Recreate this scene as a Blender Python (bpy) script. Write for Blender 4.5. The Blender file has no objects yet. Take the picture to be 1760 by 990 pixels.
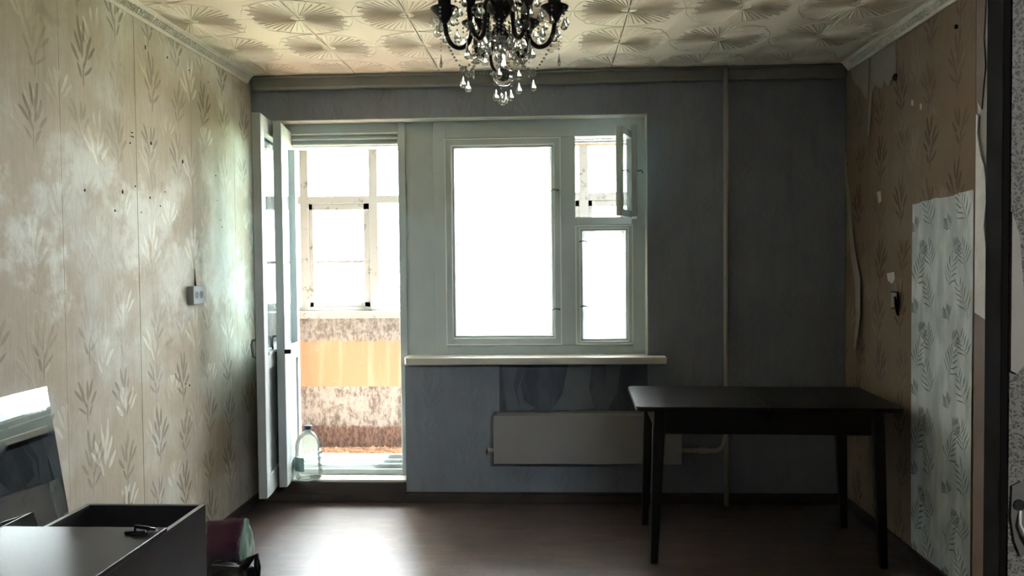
import bpy, bmesh, math, random
from mathutils import Vector, Matrix
random.seed(7)
S = bpy.context.scene
COL = S.collection

# ------------------------------------------------------------------ camera
D, H, XL, XR = 4.684, 2.5626, -1.79, 1.7035        # back wall, ceiling, side walls
FPX, YAW, PIT, ROL, CZ = 1359.16, 0.0497, 0.0299, 0.0097, 1.422
fw = Vector((-math.sin(YAW)*math.cos(PIT), math.cos(YAW)*math.cos(PIT), -math.sin(PIT)))
r0 = Vector((math.cos(YAW), math.sin(YAW), 0)); u0 = r0.cross(fw)
rt = r0*math.cos(ROL) - u0*math.sin(ROL); up = u0*math.cos(ROL) + r0*math.sin(ROL)
cam = bpy.data.cameras.new('camera'); camo = bpy.data.objects.new('camera', cam); COL.objects.link(camo)
m = Matrix.Identity(4)
for i in range(3):
    m[i][0], m[i][1], m[i][2] = rt[i], up[i], -fw[i]
m[0][3], m[1][3], m[2][3] = 0, 0, CZ
camo.matrix_world = m
cam.sensor_width = 36; cam.lens = FPX/1760*36; cam.clip_start = .02; cam.clip_end = 500
S.camera = camo

# ------------------------------------------------------------------ light
w = bpy.data.worlds.new('sky'); S.world = w; w.use_nodes = True
bg = w.node_tree.nodes['Background']
bg.inputs[0].default_value = (.84, .94, 1.0, 1); bg.inputs[1].default_value = 9.0
def sun(name, direction, strength, angle, col):
    l = bpy.data.lights.new(name, 'SUN'); l.energy = strength; l.angle = math.radians(angle); l.color = col
    o = bpy.data.objects.new(name, l); COL.objects.link(o)
    o.rotation_euler = Vector(direction).to_track_quat('-Z', 'Y').to_euler()
    return o
sun('sun', (-.31, -.447, -.839), 85, .6, (1, .94, .84))       # high outside, to the right: reaches the balcony floor and the threshold only
S.view_settings.view_transform = 'Standard'; S.view_settings.look = 'None'
S.view_settings.gamma = 1; S.view_settings.use_curve_mapping = False
S.view_settings.exposure = 2.62
S.cycles.use_denoising = True
S.cycles.max_bounces = 10; S.cycles.diffuse_bounces = 6; S.cycles.transparent_max_bounces = 16
S.cycles.sample_clamp_indirect = 12

# ------------------------------------------------------------------ mesh helpers
class MB:
    def __init__(s): s.v = []; s.f = []
    def quad(s, *p):
        n = len(s.v); s.v += [tuple(q) for q in p]; s.f.append(tuple(range(n, n+len(p)))); return s
    def box(s, x0, x1, y0, y1, z0, z1, M=None):
        n = len(s.v)
        P = [(x, y, z) for z in (z0, z1) for y in (y0, y1) for x in (x0, x1)]
        if M is not None: P = [tuple(M @ Vector(p)) for p in P]
        s.v += P
        s.f += [tuple(n+i for i in f) for f in ((0,2,3,1),(4,5,7,6),(0,1,5,4),(2,6,7,3),(0,4,6,2),(1,3,7,5))]
        return s
    def tube(s, pts, r, seg=8, cap=True):
        pts = [Vector(p) for p in pts]; rs = r if isinstance(r, (list, tuple)) else [r]*len(pts)
        n0 = len(s.v); prev = None
        for i, p in enumerate(pts):
            t = (pts[min(i+1, len(pts)-1)] - pts[max(i-1, 0)])
            t = t.normalized() if t.length > 1e-9 else Vector((0, 0, 1))
            if prev is None:
                a = Vector((0, 0, 1)) if abs(t.z) < .9 else Vector((1, 0, 0)); nrm = t.cross(a).normalized()
            else:
                nrm = (prev - t*prev.dot(t)).normalized()
            prev = nrm; b = t.cross(nrm)
            for k in range(seg):
                a = 2*math.pi*k/seg
                s.v.append(tuple(p + (nrm*math.cos(a) + b*math.sin(a))*rs[i]))
        for i in range(len(pts)-1):
            for k in range(seg):
                a = n0+i*seg+k; b = n0+i*seg+(k+1) % seg
                s.f.append((a, b, b+seg, a+seg))
        if cap:
            s.f.append(tuple(n0+k for k in range(seg))[::-1]); e = n0+(len(pts)-1)*seg
            s.f.append(tuple(e+k for k in range(seg)))
        return s
    def lathe(s, prof, c=(0, 0, 0), seg=16, sq=None):
        n0 = len(s.v)
        for r, z in prof:
            for k in range(seg):
                a = 2*math.pi*k/seg
                rr = r
                if sq: rr = r*(1-sq*(abs(math.sin(2*a))**2)*-.5)
                s.v.append((c[0]+rr*math.cos(a), c[1]+rr*math.sin(a), c[2]+z))
        for i in range(len(prof)-1):
            for k in range(seg):
                a = n0+i*seg+k; b = n0+i*seg+(k+1) % seg
                s.f.append((a, b, b+seg, a+seg))
        if prof[0][0] > 1e-6: s.f.append(tuple(n0+k for k in range(seg))[::-1])
        if prof[-1][0] > 1e-6:
            e = n0+(len(prof)-1)*seg; s.f.append(tuple(e+k for k in range(seg)))
        return s
    def prism(s, poly, axis, a, b):
        """poly: 2D outline; axis 'x','y','z' = extrusion axis from a to b"""
        def P(p, t): return {'x': (t, p[0], p[1]), 'y': (p[0], t, p[1]), 'z': (p[0], p[1], t)}[axis]
        n = len(s.v); k = len(poly)
        s.v += [P(p, a) for p in poly] + [P(p, b) for p in poly]
        s.f.append(tuple(range(n, n+k))); s.f.append(tuple(range(n+2*k-1, n+k-1, -1)))
        for i in range(k):
            j = (i+1) % k; s.f.append((n+i, n+k+i, n+k+j, n+j))
        return s
    def mesh(s, name, smooth=False, bevel=0, seg=1):
        me = bpy.data.meshes.new(name); me.from_pydata(s.v, [], s.f)
        bm = bmesh.new(); bm.from_mesh(me)
        bmesh.ops.remove_doubles(bm, verts=bm.verts, dist=1e-6)
        bmesh.ops.recalc_face_normals(bm, faces=bm.faces)
        if bevel:
            es = [e for e in bm.edges if len(e.link_faces) == 2 and e.calc_face_angle(0) > .6]
            bmesh.ops.bevel(bm, geom=es, offset=bevel, segments=seg, affect='EDGES', profile=.6)
        if smooth:
            for f in bm.faces: f.smooth = True
        bm.to_mesh(me); bm.free()
        return me
    def build(s, name, mat, parent=None, smooth=False, bevel=0, seg=1, loc=(0, 0, 0), rz=0):
        me = s.mesh(name, smooth, bevel, seg); me.materials.append(mat)
        o = bpy.data.objects.new(name, me); COL.objects.link(o)
        o.location = loc; o.rotation_euler.z = rz
        if parent: o.parent = parent
        return o
def inst(name, me, parent=None, M=None):
    o = bpy.data.objects.new(name, me); COL.objects.link(o)
    if M is not None: o.matrix_basis = M
    if parent: o.parent = parent
    return o
def empty(name, loc=(0, 0, 0), rz=0):
    o = bpy.data.objects.new(name, None); COL.objects.link(o); o.location = loc; o.rotation_euler.z = rz
    o.empty_display_size = .1
    return o
def tag(o, label, cat=None, group=None, kind=None):
    if label: o['label'] = label
    if cat: o['category'] = cat
    if group: o['group'] = group
    if kind: o['kind'] = kind
    return o
def struct(o, label, cat): return tag(o, label, cat, kind='structure')

# ------------------------------------------------------------------ materials
def srgb(r, g, b):
    f = lambda c: (c/255/12.92 if c <= 10 else ((c/255+.055)/1.055)**2.4)
    return (f(r), f(g), f(b), 1)
class N:
    """small node-tree wrapper"""
    def __init__(s, name):
        s.m = bpy.data.materials.new(name); s.m.use_nodes = True; s.t = s.m.node_tree
        s.b = s.t.nodes['Principled BSDF']; s.out = s.t.nodes['Material Output']
    def n(s, typ, ins=None, **kw):
        x = s.t.nodes.new(typ)
        for k, v in kw.items(): setattr(x, k, v)
        for k, v in (ins or {}).items():
            if isinstance(v, bpy.types.NodeSocket): s.t.links.new(v, x.inputs[k])
            else: x.inputs[k].default_value = v
        return x
    def math(s, op, a, b=0.0, c=0.0, clamp=False):
        x = s.n('ShaderNodeMath', {0: a, 1: b, 2: c}, operation=op); x.use_clamp = clamp
        return x.outputs[0]
    def mix(s, fac, a, b, blend='MIX'):
        x = s.n('ShaderNodeMix', {0: fac, 6: a, 7: b}, data_type='RGBA', blend_type=blend)
        return x.outputs[2]
    def pos(s):
        g = s.n('ShaderNodeNewGeometry'); return g.outputs['Position']
    def objco(s): return s.n('ShaderNodeTexCoord').outputs['Object']
    def noise(s, vec, scale, detail=4, rough=.5, dist=0):
        return s.n('ShaderNodeTexNoise', {'Vector': vec, 'Scale': scale, 'Detail': detail, 'Roughness': rough, 'Distortion': dist}).outputs[0]
    def scale(s, vec, v): return s.n('ShaderNodeVectorMath', {0: vec, 1: v}, operation='MULTIPLY').outputs[0]
    def ramp(s, fac, lo, hi):
        x = s.n('ShaderNodeMapRange', {0: fac, 1: lo, 2: hi, 3: 0.0, 4: 1.0}, interpolation_type='SMOOTHSTEP'); return x.outputs[0]
    def sep(s, vec): x = s.n('ShaderNodeSeparateXYZ', {0: vec}); return x.outputs
    def comb(s, a, b, c=0.0): return s.n('ShaderNodeCombineXYZ', {0: a, 1: b, 2: c}).outputs[0]
    def bump(s, h, strength=.3, dist=.01):
        x = s.n('ShaderNodeBump', {'Height': h, 'Strength': strength, 'Distance': dist}); s.t.links.new(x.outputs[0], s.b.inputs['Normal'])
    def set(s, **kw):
        names = dict(col='Base Color', rough='Roughness', metal='Metallic', spec='Specular IOR Level', trans='Transmission Weight', ior='IOR', coat='Coat Weight', alpha='Alpha')
        for k, v in kw.items():
            i = s.b.inputs[names[k]]
            if isinstance(v, bpy.types.NodeSocket): s.t.links.new(v, i)
            else: i.default_value = v
        return s
    def leaves(s, vec, L, hi=1.0, lo=.72):
        """mask of many slim ellipses: L = (x, y, angle deg, half length, half width)"""
        acc = None
        for (x, y, a, l, wd) in L:
            mp = s.n('ShaderNodeMapping', {'Vector': vec, 'Location': (x, y, 0), 'Rotation': (0, 0, math.radians(a)), 'Scale': (l, wd, 1)}, vector_type='TEXTURE')
            ln = s.n('ShaderNodeVectorMath', {0: mp.outputs[0]}, operation='LENGTH').outputs['Value']
            acc = ln if acc is None else s.math('MINIMUM', acc, ln)
        return s.ramp(acc, hi, lo)
MAT = {}
def simple(key, col, rough=.6, metal=0, var=.12, scale=14, bump=0.0, spec=.4, **kw):
    n = N(key); p = n.objco(); nz = n.noise(p, scale, 5)
    c2 = tuple(max(0, c*(1-var*1.6)) for c in col[:3])+(1,); c1 = tuple(min(1, c*(1+var*.6)) for c in col[:3])+(1,)
    n.set(col=n.mix(nz, c1, c2), rough=rough, metal=metal, spec=spec, **kw)
    if bump: n.bump(nz, bump, .004)
    MAT[key] = n.m
    return n.m

simple('plaster', srgb(92, 88, 82), .9, bump=.3)
simple('white_plaster', srgb(236, 232, 224), .85, bump=.5, scale=40)
simple('hall_plaster', srgb(96, 92, 86), .9)
simple('frame_paint', srgb(190, 202, 204), .45, var=.06, scale=9, bump=.12)
simple('lit_edge_paint', srgb(244, 248, 246), .4, var=.03)  # paler than the frame, puts lit edge lines into the colour
simple('leaf_paint', srgb(172, 180, 182), .45, var=.06, scale=9, bump=.12)
simple('sill_paint', srgb(205, 205, 196), .5, var=.08, scale=12, bump=.15)
simple('radiator_paint', srgb(150, 149, 150), .5, var=.08, scale=5)
simple('pipe_paint', srgb(176, 172, 165), .45, var=.1, scale=20)
simple('baseboard', srgb(70, 62, 58), .55, var=.3, scale=8)
simple('ledge', srgb(132, 134, 130), .7, var=.15, scale=6, bump=.15)
simple('foam_tile', srgb(222, 214, 197), .75, var=.05, scale=3)
simple('moulding', srgb(214, 210, 198), .7, var=.12, scale=20)
simple('dark_wood', srgb(17, 15, 16), .34, var=.3, scale=6, spec=.4)
simple('cabinet_out', srgb(42, 38, 40), .35, var=.2, scale=7)
simple('cabinet_in', srgb(26, 25, 28), .6, var=.2, scale=7)
simple('cabinet_edge', srgb(120, 116, 112), .5, var=.1, scale=30)
simple('iron', srgb(22, 20, 22), .45, metal=.6, var=.2)
simple('bronze', srgb(20, 18, 26), .35, var=.2, spec=.5)
simple('steel', srgb(120, 122, 122), .35, metal=.8, var=.1)
simple('black_plastic', srgb(12, 12, 17), .42, var=.2, spec=.25)
simple('socket_plastic', srgb(128, 130, 128), .5, var=.05)
simple('dark_hole', srgb(30, 27, 26), .9)
simple('blue_cap', srgb(30, 44, 66), .4)
simple('raw_wood', srgb(112, 80, 54), .7, var=.3, scale=5)
simple('frame_wood_dark', srgb(20, 15, 13), .9, var=.25, scale=6, spec=.1)
simple('concrete', srgb(110, 100, 92), .9, var=.2, scale=6, bump=.4)
simple('balcony_wall', srgb(150, 138, 122), .85, var=.08, scale=3)
simple('bark', srgb(92, 78, 62), .9, var=.3)
simple('torn_paper', srgb(150, 142, 132), .9, var=.12, scale=18)
simple('torn_grey', srgb(118, 126, 134), .85, var=.15, scale=12)
simple('torn_light', srgb(196, 190, 180), .9, var=.12, scale=18)

def dirty_glass(key, dirt, tint=(1, 1, 1, 1), rough=.04):
    n = N(key); t = n.t; p = n.pos()
    nz = n.ramp(n.noise(p, 5, 6, .65), .3, .8)
    tr = n.n('ShaderNodeBsdfTransparent', {'Color': tint})
    tl = n.n('ShaderNodeBsdfTranslucent', {'Color': (.92, .95, .95, 1)})
    gl = n.n('ShaderNodeBsdfGlossy', {'Color': (1, 1, 1, 1), 'Roughness': rough})
    fr0 = n.n('ShaderNodeFresnel', {'IOR': 1.45}); bf = n.n('ShaderNodeNewGeometry').outputs['Backfacing']
    frs = n.math('MULTIPLY', fr0.outputs[0], n.math('SUBTRACT', 1.0, bf))
    a = n.n('ShaderNodeMixShader', {0: n.math('MULTIPLY', n.math('ADD', nz, .35), dirt), 1: tr.outputs[0], 2: tl.outputs[0]})
    b = n.n('ShaderNodeMixShader', {0: frs, 1: a.outputs[0], 2: gl.outputs[0]})
    t.links.new(b.outputs[0], n.out.inputs[0]); t.nodes.remove(n.b)
    MAT[key] = n.m
dirty_glass('pane_dirty', .16)
dirty_glass('pane_clear', .06)
dirty_glass('pane_leaf', .03, (.93, .98, .98, 1))

n = N('crystal'); n.set(col=(.93, .96, .94, 1), rough=.06, trans=.75, ior=1.5, spec=.8); MAT['crystal'] = n.m
n = N('crystal_bead'); n.set(col=(.62, .66, .64, 1), rough=.1, trans=.45, ior=1.5, spec=.9); MAT['crystal_bead'] = n.m
n = N('water_bottle')
tr = n.n('ShaderNodeBsdfTransparent', {'Color': (.86, .91, .88, 1)}); tl = n.n('ShaderNodeBsdfTranslucent', {'Color': (.42, .46, .43, 1)})
gl = n.n('ShaderNodeBsdfGlossy', {'Roughness': .08}); fr = n.n('ShaderNodeFresnel', {'IOR': 1.4})
a = n.n('ShaderNodeMixShader', {0: .35, 1: tr.outputs[0], 2: tl.outputs[0]}); b = n.n('ShaderNodeMixShader', {0: fr.outputs[0], 1: a.outputs[0], 2: gl.outputs[0]})
n.t.links.new(b.outputs[0], n.out.inputs[0]); n.t.nodes.remove(n.b); MAT['water_bottle'] = n.m

# mirror: silvered, with smudges
n = N('mirror_glass'); p = n.objco()
sm = n.ramp(n.noise(p, 6, 6, .7, 1.5), .5, .8)
n.set(col=n.mix(sm, (.80, .84, .84, 1), (.5, .53, .55, 1)), metal=1.0, rough=n.math('MULTIPLY_ADD', sm, .22, .015)); MAT['mirror_glass'] = n.m

# printed wallpaper with leafy sprigs (flat print)
SPRIG = [(-.02, .105, 98, .052, .0088), (.008, .10, 82, .045, .0082), (-.03, .055, 112, .045, .0088), (-.008, .05, 92, .05, .0082),
         (.035, .06, 62, .045, .0088), (.05, .035, 48, .04, .0082), (-.045, .015, 128, .035, .0088), (.018, .012, 66, .05, .0065),
         (.0, -.045, 88, .055, .0045), (-.022, -.035, 118, .03, .0082), (.03, -.03, 40, .035, .0065)]
def place(L, x, y, mir=1, sc=1.0):
    return [(x+mir*a*sc, y+b*sc, (t if mir > 0 else 180-t), l*sc, w_*sc) for a, b, t, l, w_ in L]
def wallpaper(key, paper, faded, ink, axis, off, kd=1.0, kl=.22, band=None):
    n = N(key); p = n.pos(); xyz = n.sep(p)
    u = n.math('SUBTRACT', xyz[axis], off); v = xyz[2]
    wob = n.n('ShaderNodeTexNoise', {'Vector': p, 'Scale': 7.0, 'Detail': 2}).outputs[1]
    wv = n.sep(wob)
    u2 = n.math('ADD', u, n.math('MULTIPLY_ADD', wv[0], .03, -.015)); v2 = n.math('ADD', v, n.math('MULTIPLY_ADD', wv[1], .03, -.015))
    def cell(du, dv, per):
        return n.comb(n.math('FLOORED_MODULO', n.math('ADD', u2, du), per), n.math('FLOORED_MODULO', n.math('ADD', v2, dv), per))
    c1 = cell(0, .05, .53)
    dark = n.leaves(c1, place(SPRIG, .15, .15, 1, 1.12) + place(SPRIG, .38, .38, -1, 1.1))
    cB = cell(0, .05+.265, .53)
    dark = n.math('MAXIMUM', dark, n.math('MULTIPLY', n.leaves(cB, place(SPRIG[2:], .12, .16, -1, 1.0) + place(SPRIG[1:], .40, .38, 1, 1.05)), .8))
    c2 = cell(.11, .31, .41)
    light = n.leaves(c2, place(SPRIG[:8], .12, .12, -1, 1.25) + place(SPRIG[:7], .29, .30, 1, 1.1), 1.0, .8)
    big = n.noise(p, 1.7, 6, .62); fade = n.ramp(big, .42, .66)
    streak = n.noise(n.scale(p, (9, 9, 1.2)), 2.2, 5, .6)
    fine = n.noise(n.scale(p, (60, 60, 14)), 1, 4, .6)
    col = n.mix(fade, paper, faded)
    col = n.mix(n.math('MULTIPLY', n.ramp(streak, .45, .8), .45), col, tuple(c*.72 for c in paper[:3])+(1,))
    col = n.mix(n.math('MULTIPLY', fine, .22), col, (.12, .10, .08, 1))
    vis = n.ramp(n.noise(p, 2.3, 3), .28, .6)
    if band:      # print bleached where the wall was bare to the light
        bl = n.math('MULTIPLY', n.ramp(n.math('ADD', v, n.math('MULTIPLY', big, .5)), band[0], band[0]+.25), n.ramp(n.math('ADD', v, n.math('MULTIPLY', big, .5)), band[1], band[1]-.25))
        vis = n.math('MULTIPLY', vis, n.math('MULTIPLY_ADD', bl, -.85, 1.0)); col = n.mix(n.math('MULTIPLY', bl, n.ramp(n.noise(p, 3.2, 6, .65), .46, .6)), col, faded)
    col = n.mix(n.math('MULTIPLY', n.math('MULTIPLY', light, n.ramp(n.noise(p, 3.1, 3), .4, .65)), kl*2), col, tuple(min(1, c*1.45) for c in faded[:3])+(1,))
    col = n.mix(n.math('MULTIPLY', dark, n.math('MULTIPLY_ADD', vis, .68*kd, .06*kd)), col, ink)
    # brown damp bloom spots
    sp = n.ramp(n.noise(p, 4.2, 5, .6, .6), .62, .78)
    col = n.mix(n.math('MULTIPLY', sp, .35), col, (.16, .11, .08, 1))
    n.set(col=col, rough=.85, spec=.25)
    n.bump(n.math('ADD', n.math('MULTIPLY', light, .5), n.math('ADD', fine, n.math('MULTIPLY', streak, .8))), .35, .004)
    MAT[key] = n.m
wallpaper('paper_left', srgb(190, 178, 158), srgb(214, 213, 202), srgb(104, 90, 76), 1, 2.824-5*.53, kd=.85, band=(1.25, 2.25))
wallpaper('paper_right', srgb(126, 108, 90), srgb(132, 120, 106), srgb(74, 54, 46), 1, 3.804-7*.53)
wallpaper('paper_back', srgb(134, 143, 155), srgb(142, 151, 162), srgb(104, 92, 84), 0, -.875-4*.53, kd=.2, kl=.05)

# grey wallpaper with dark feather plumes
n = N('paper_feather'); p = n.pos(); xyz = n.sep(p)
wv = n.sep(n.n('ShaderNodeTexNoise', {'Vector': p, 'Scale': 9.0, 'Detail': 2}).outputs[1])
u2 = n.math('ADD', xyz[1], n.math('MULTIPLY_ADD', wv[0], .05, -.025)); v2 = n.math('ADD', xyz[2], n.math('MULTIPLY_ADD', wv[1], .05, -.025))
def plume(x, y, a, L, w_=1.55):
    L *= w_
    out = []; ca, sa = math.cos(math.radians(a)), math.sin(math.radians(a))
    out.append((x+ca*L*.5, y+sa*L*.5, a, L*.52, .0024))
    for i in range(5):
        t = .3+.16*i
        for sgn in (1, -1):
            q = a+sgn*(52-5*i); l = .028*w_*(1.15-.5*t)
            out.append((x+ca*L*t+math.cos(math.radians(q))*l, y+sa*L*t+math.sin(math.radians(q))*l, q, l, .0042))
    return out
c = n.comb(n.math('FLOORED_MODULO', n.math('ADD', u2, .05), .30), n.math('FLOORED_MODULO', v2, .38))
mk = n.leaves(c, plume(.06, .02, 66, .11)+plume(.24, .13, 112, .10)+plume(.07, .22, 70, .085)+plume(.20, .30, 140, .05, 1.2)+plume(.21, .02, 60, .05, 1.1), 1, .5)
wash = n.noise(n.scale(p, (1, 6, 2)), 2.5, 4)
colr = n.mix(n.ramp(wash, .35, .7), srgb(168, 178, 180), srgb(206, 214, 214))
n.set(col=n.mix(n.math('MULTIPLY', mk, .8), colr, srgb(62, 66, 70)), rough=.7); n.bump(n.noise(p, 60, 3), .15, .003); MAT['paper_feather'] = n.m

# hallway wallpaper: fine embossed scrolls
n = N('paper_hall'); p = n.pos()
vo = n.n('ShaderNodeTexVoronoi', {'Vector': n.n('ShaderNodeVectorMath', {0: p, 1: n.n('ShaderNodeVectorMath', {0: n.n('ShaderNodeTexNoise', {'Vector': p, 'Scale': 60.0, 'Detail': 2}).outputs[1], 1: (.03, .03, .03)}, operation='MULTIPLY').outputs[0]}, operation='ADD').outputs[0], 'Scale': 110.0}, feature='DISTANCE_TO_EDGE').outputs[0]
e = n.ramp(vo, .05, .28)
n.set(col=n.mix(e, srgb(116, 111, 101), srgb(74, 70, 63)), rough=.7); n.bump(e, .5, .003); MAT['paper_hall'] = n.m

# bare blue-grey paint under the sill
n = N('bare_paint'); p = n.pos(); nz = n.noise(n.scale(p, (5, 5, 1.3)), 1.6, 5, .6)
n.set(col=n.mix(n.ramp(nz, .35, .65), srgb(72, 80, 92), srgb(100, 106, 116)), rough=.55); MAT['bare_paint'] = n.m

# floor: worn parquet-print linoleum
n = N('linoleum'); p = n.pos()
mp = n.n('ShaderNodeMapping', {'Vector': p, 'Rotation': (0, 0, 0)}).outputs[0]
br = n.n('ShaderNodeTexBrick', {'Vector': mp, 'Color1': srgb(90, 68, 62), 'Color2': srgb(58, 42, 40), 'Mortar': srgb(38, 28, 26), 'Scale': 1.0, 'Mortar Size': .002, 'Mortar Smooth': .3, 'Bias': 0.0, 'Brick Width': .16, 'Row Height': .045}, offset=.5)
st = n.noise(p, 5, 6, .65); dust = n.ramp(n.noise(p, 2.6, 5, .6), .45, .75)
colr = n.mix(n.math('MULTIPLY', n.ramp(st, .4, .7), .5), br.outputs[0], srgb(50, 41, 39))
colr = n.mix(n.math('MULTIPLY', dust, .18), colr, srgb(130, 122, 114))
n.set(col=colr, rough=n.math('MULTIPLY_ADD', st, .18, .38), spec=.5, coat=.62)
n.b.inputs['Coat Roughness'].default_value = .33; n.b.inputs['Sheen Weight'].default_value = .1; n.b.inputs['Sheen Roughness'].default_value = .35
n.bump(n.math('ADD', n.noise(n.scale(p, (1, 1, 1)), 22, 3), n.math('MULTIPLY', br.outputs[1], -.3)), .12, .006); MAT['linoleum'] = n.m

# balcony parapet: peeling paint in bands
n = N('parapet_paint'); p = n.pos(); z = n.sep(p)[2]
nz = n.noise(p, 9, 6, .7); zz = n.math('ADD', z, n.math('MULTIPLY_ADD', nz, .14, -.07))
run = n.noise(n.scale(p, (16, 16, 1.2)), 1, 5, .6); fin = n.noise(n.scale(p, (34, 34, 16)), 1, 6, .75); blot = n.noise(p, 7, 6, .75)
mixn = n.math('ADD', n.math('MULTIPLY', fin, .55), n.math('MULTIPLY', blot, .45))
grey = n.mix(n.ramp(mixn, .44, .58), srgb(124, 124, 123), srgb(86, 84, 81))
peach = n.mix(n.ramp(run, .45, .7), srgb(142, 110, 87), srgb(152, 126, 108))
peach = n.mix(n.math('MULTIPLY', n.ramp(blot, .58, .66), .7), peach, srgb(132, 122, 112))
low = n.mix(n.ramp(n.math('ADD', mixn, n.math('MULTIPLY_ADD', run, .3, -.15)), .44, .60), srgb(128, 128, 127), srgb(76, 74, 70))
brown = n.mix(n.ramp(fin, .4, .6), srgb(98, 80, 73), srgb(62, 49, 45))
colr = n.mix(n.ramp(zz, .845, .865), peach, grey)
colr = n.mix(n.ramp(z, .515, .508), colr, low)
colr = n.mix(n.ramp(zz, .225, .195), colr, brown)
n.set(col=colr, rough=.9); n.bump(nz, .5, .01); MAT['parapet_paint'] = n.m
n = N('weathered_paint'); p = n.pos()
n.set(col=n.mix(n.ramp(n.noise(p, 13, 6, .75), .56, .66), srgb(132, 134, 134), srgb(84, 82, 78)), rough=.8); MAT['weathered_paint'] = n.m
n = N('rubble'); p = n.pos()
n.set(col=n.mix(n.ramp(n.noise(p, 14, 6, .75), .4, .6), srgb(190, 160, 136), srgb(140, 110, 92)), rough=.95); n.bump(n.noise(p, 40, 5), .8, .01); MAT['rubble'] = n.m
n = N('foliage'); p = n.pos()
n.set(col=n.mix(n.noise(p, 3, 2), srgb(58, 60, 20), srgb(78, 74, 26)), rough=.8); MAT['foliage'] = n.m
simple('yard', srgb(92, 100, 72), .95, scale=.3, var=.2)
n = N('bag_print'); p = n.objco(); z = n.sep(p)[2]
n.set(col=n.mix(n.ramp(z, .16, .24), srgb(24, 22, 36), srgb(70, 28, 48)), rough=.3, spec=.5); n.bump(n.noise(p, 14, 4), .5, .02); MAT['bag_print'] = n.m
simple('bag_side', srgb(150, 178, 166), .35, var=.15, scale=10, bump=.4)
simple('jug_label', srgb(150, 176, 170), .5, var=.3, scale=30)

# ------------------------------------------------------------------ room shell
WT = .30                                            # outer wall thickness
OL, OR, OT = -1.675, .567, 2.295                    # balcony block opening
DXR = -.88                                          # right edge of the door part
SILLZ = .835
FY0, FY1 = 1.332, 1.42                              # partition between room and hallway
JX, JL = .75, -1.05                                 # doorway edges

o = MB().box(XL-.2, XR+.2, -1.4, D, -.12, 0).build('floor', MAT['linoleum'])
struct(o, 'worn brown parquet-print linoleum floor', 'floor')
o = MB().box(XL-.2, XR+.2, -1.4, D+WT, H, H+.25).build('ceiling', MAT['plaster']); ceiling = o
struct(o, 'ceiling covered with embossed foam tiles', 'ceiling')

# ceiling tiles: embossed fans meeting at the tile corners
def tile_mesh():
    b = MB(); s = .2468
    b.box(-s, s, -s, s, -.008, 0)
    zt = -.008
    def ridge(p, q, wd=.0028, h=.0034):
        p, q = Vector(p), Vector(q); t = (q-p).normalized(); nn = Vector((-t.y, t.x, 0))*wd
        n0 = len(b.v)
        for c in (p, q):
            b.v += [tuple(c+nn), tuple(c-nn), (c.x, c.y, zt-h)]
        b.f += [(n0, n0+3, n0+5, n0+2), (n0+1, n0+2, n0+5, n0+4), (n0, n0+2, n0+1), (n0+3, n0+4, n0+5)]
    for sx in (-1, 1):
        for sy in (-1, 1):
            cx, cy = sx*.25, sy*.25
            for i in range(12):
                a = math.radians(4+82*i/11)
                r1 = .225 + .018*math.cos(4*(a-math.pi/4)) - (.02 if i % 2 else 0)
                da, db = -sx*math.cos(a), -sy*math.sin(a)
                ridge((cx+da*.036, cy+db*.036, zt), (cx+da*r1, cy+db*r1, zt))
            prev = None
            for i in range(11):
                a = math.radians(2+86*i/10); r1 = .246
                if i in (5,): r1 = .262
                q = (cx-sx*math.cos(a)*r1, cy-sy*math.sin(a)*r1, zt)
                if prev: ridge(prev, q, .002, .002)
                prev = q
    me = b.mesh('ceiling_tile'); me.materials.append(MAT['foam_tile']); return me
tm = tile_mesh()
def clip_tile(me, x0, x1, y0, y1):
    """cut copy of the tile mesh to local limits"""
    bm = bmesh.new(); bm.from_mesh(me)
    for co, no in (((x0, 0, 0), (-1, 0, 0)), ((x1, 0, 0), (1, 0, 0)), ((0, y0, 0), (0, -1, 0)), ((0, y1, 0), (0, 1, 0))):
        bmesh.ops.bisect_plane(bm, geom=bm.verts[:]+bm.edges[:]+bm.faces[:], plane_co=co, plane_no=no, clear_outer=True)
    m2 = bpy.data.meshes.new('ceiling_tile'); bm.to_mesh(m2); bm.free(); m2.materials.append(MAT['foam_tile']); return m2
gx0, gy0 = -1.643, 4.088
cut = {}
for i in range(-1, 7):
    for j in range(-2, 6):
        cx, cy = gx0+.5*i+.25, gy0-.5*j+.25-0
        xa, xb = max(-.25, XL-cx), min(.25, XR-cx); ya, yb = max(-.25, FY1-cy), min(.25, D-cy)
        if xb-xa < .02 or yb-ya < .02: continue
        if xa > -.25 or xb < .25 or ya > -.25 or yb < .25:
            k = tuple(round(q, 3) for q in (xa, xb, ya, yb))
            if k not in cut: cut[k] = clip_tile(tm, xa, xb, ya, yb)
            me = cut[k]
        else: me = tm
        t = inst('ceiling_tile', me, ceiling, Matrix.Translation((cx, cy, H-random.uniform(0, .0015))) @ Matrix.Rotation(random.uniform(-.003, .003), 4, 'Z'))

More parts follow.
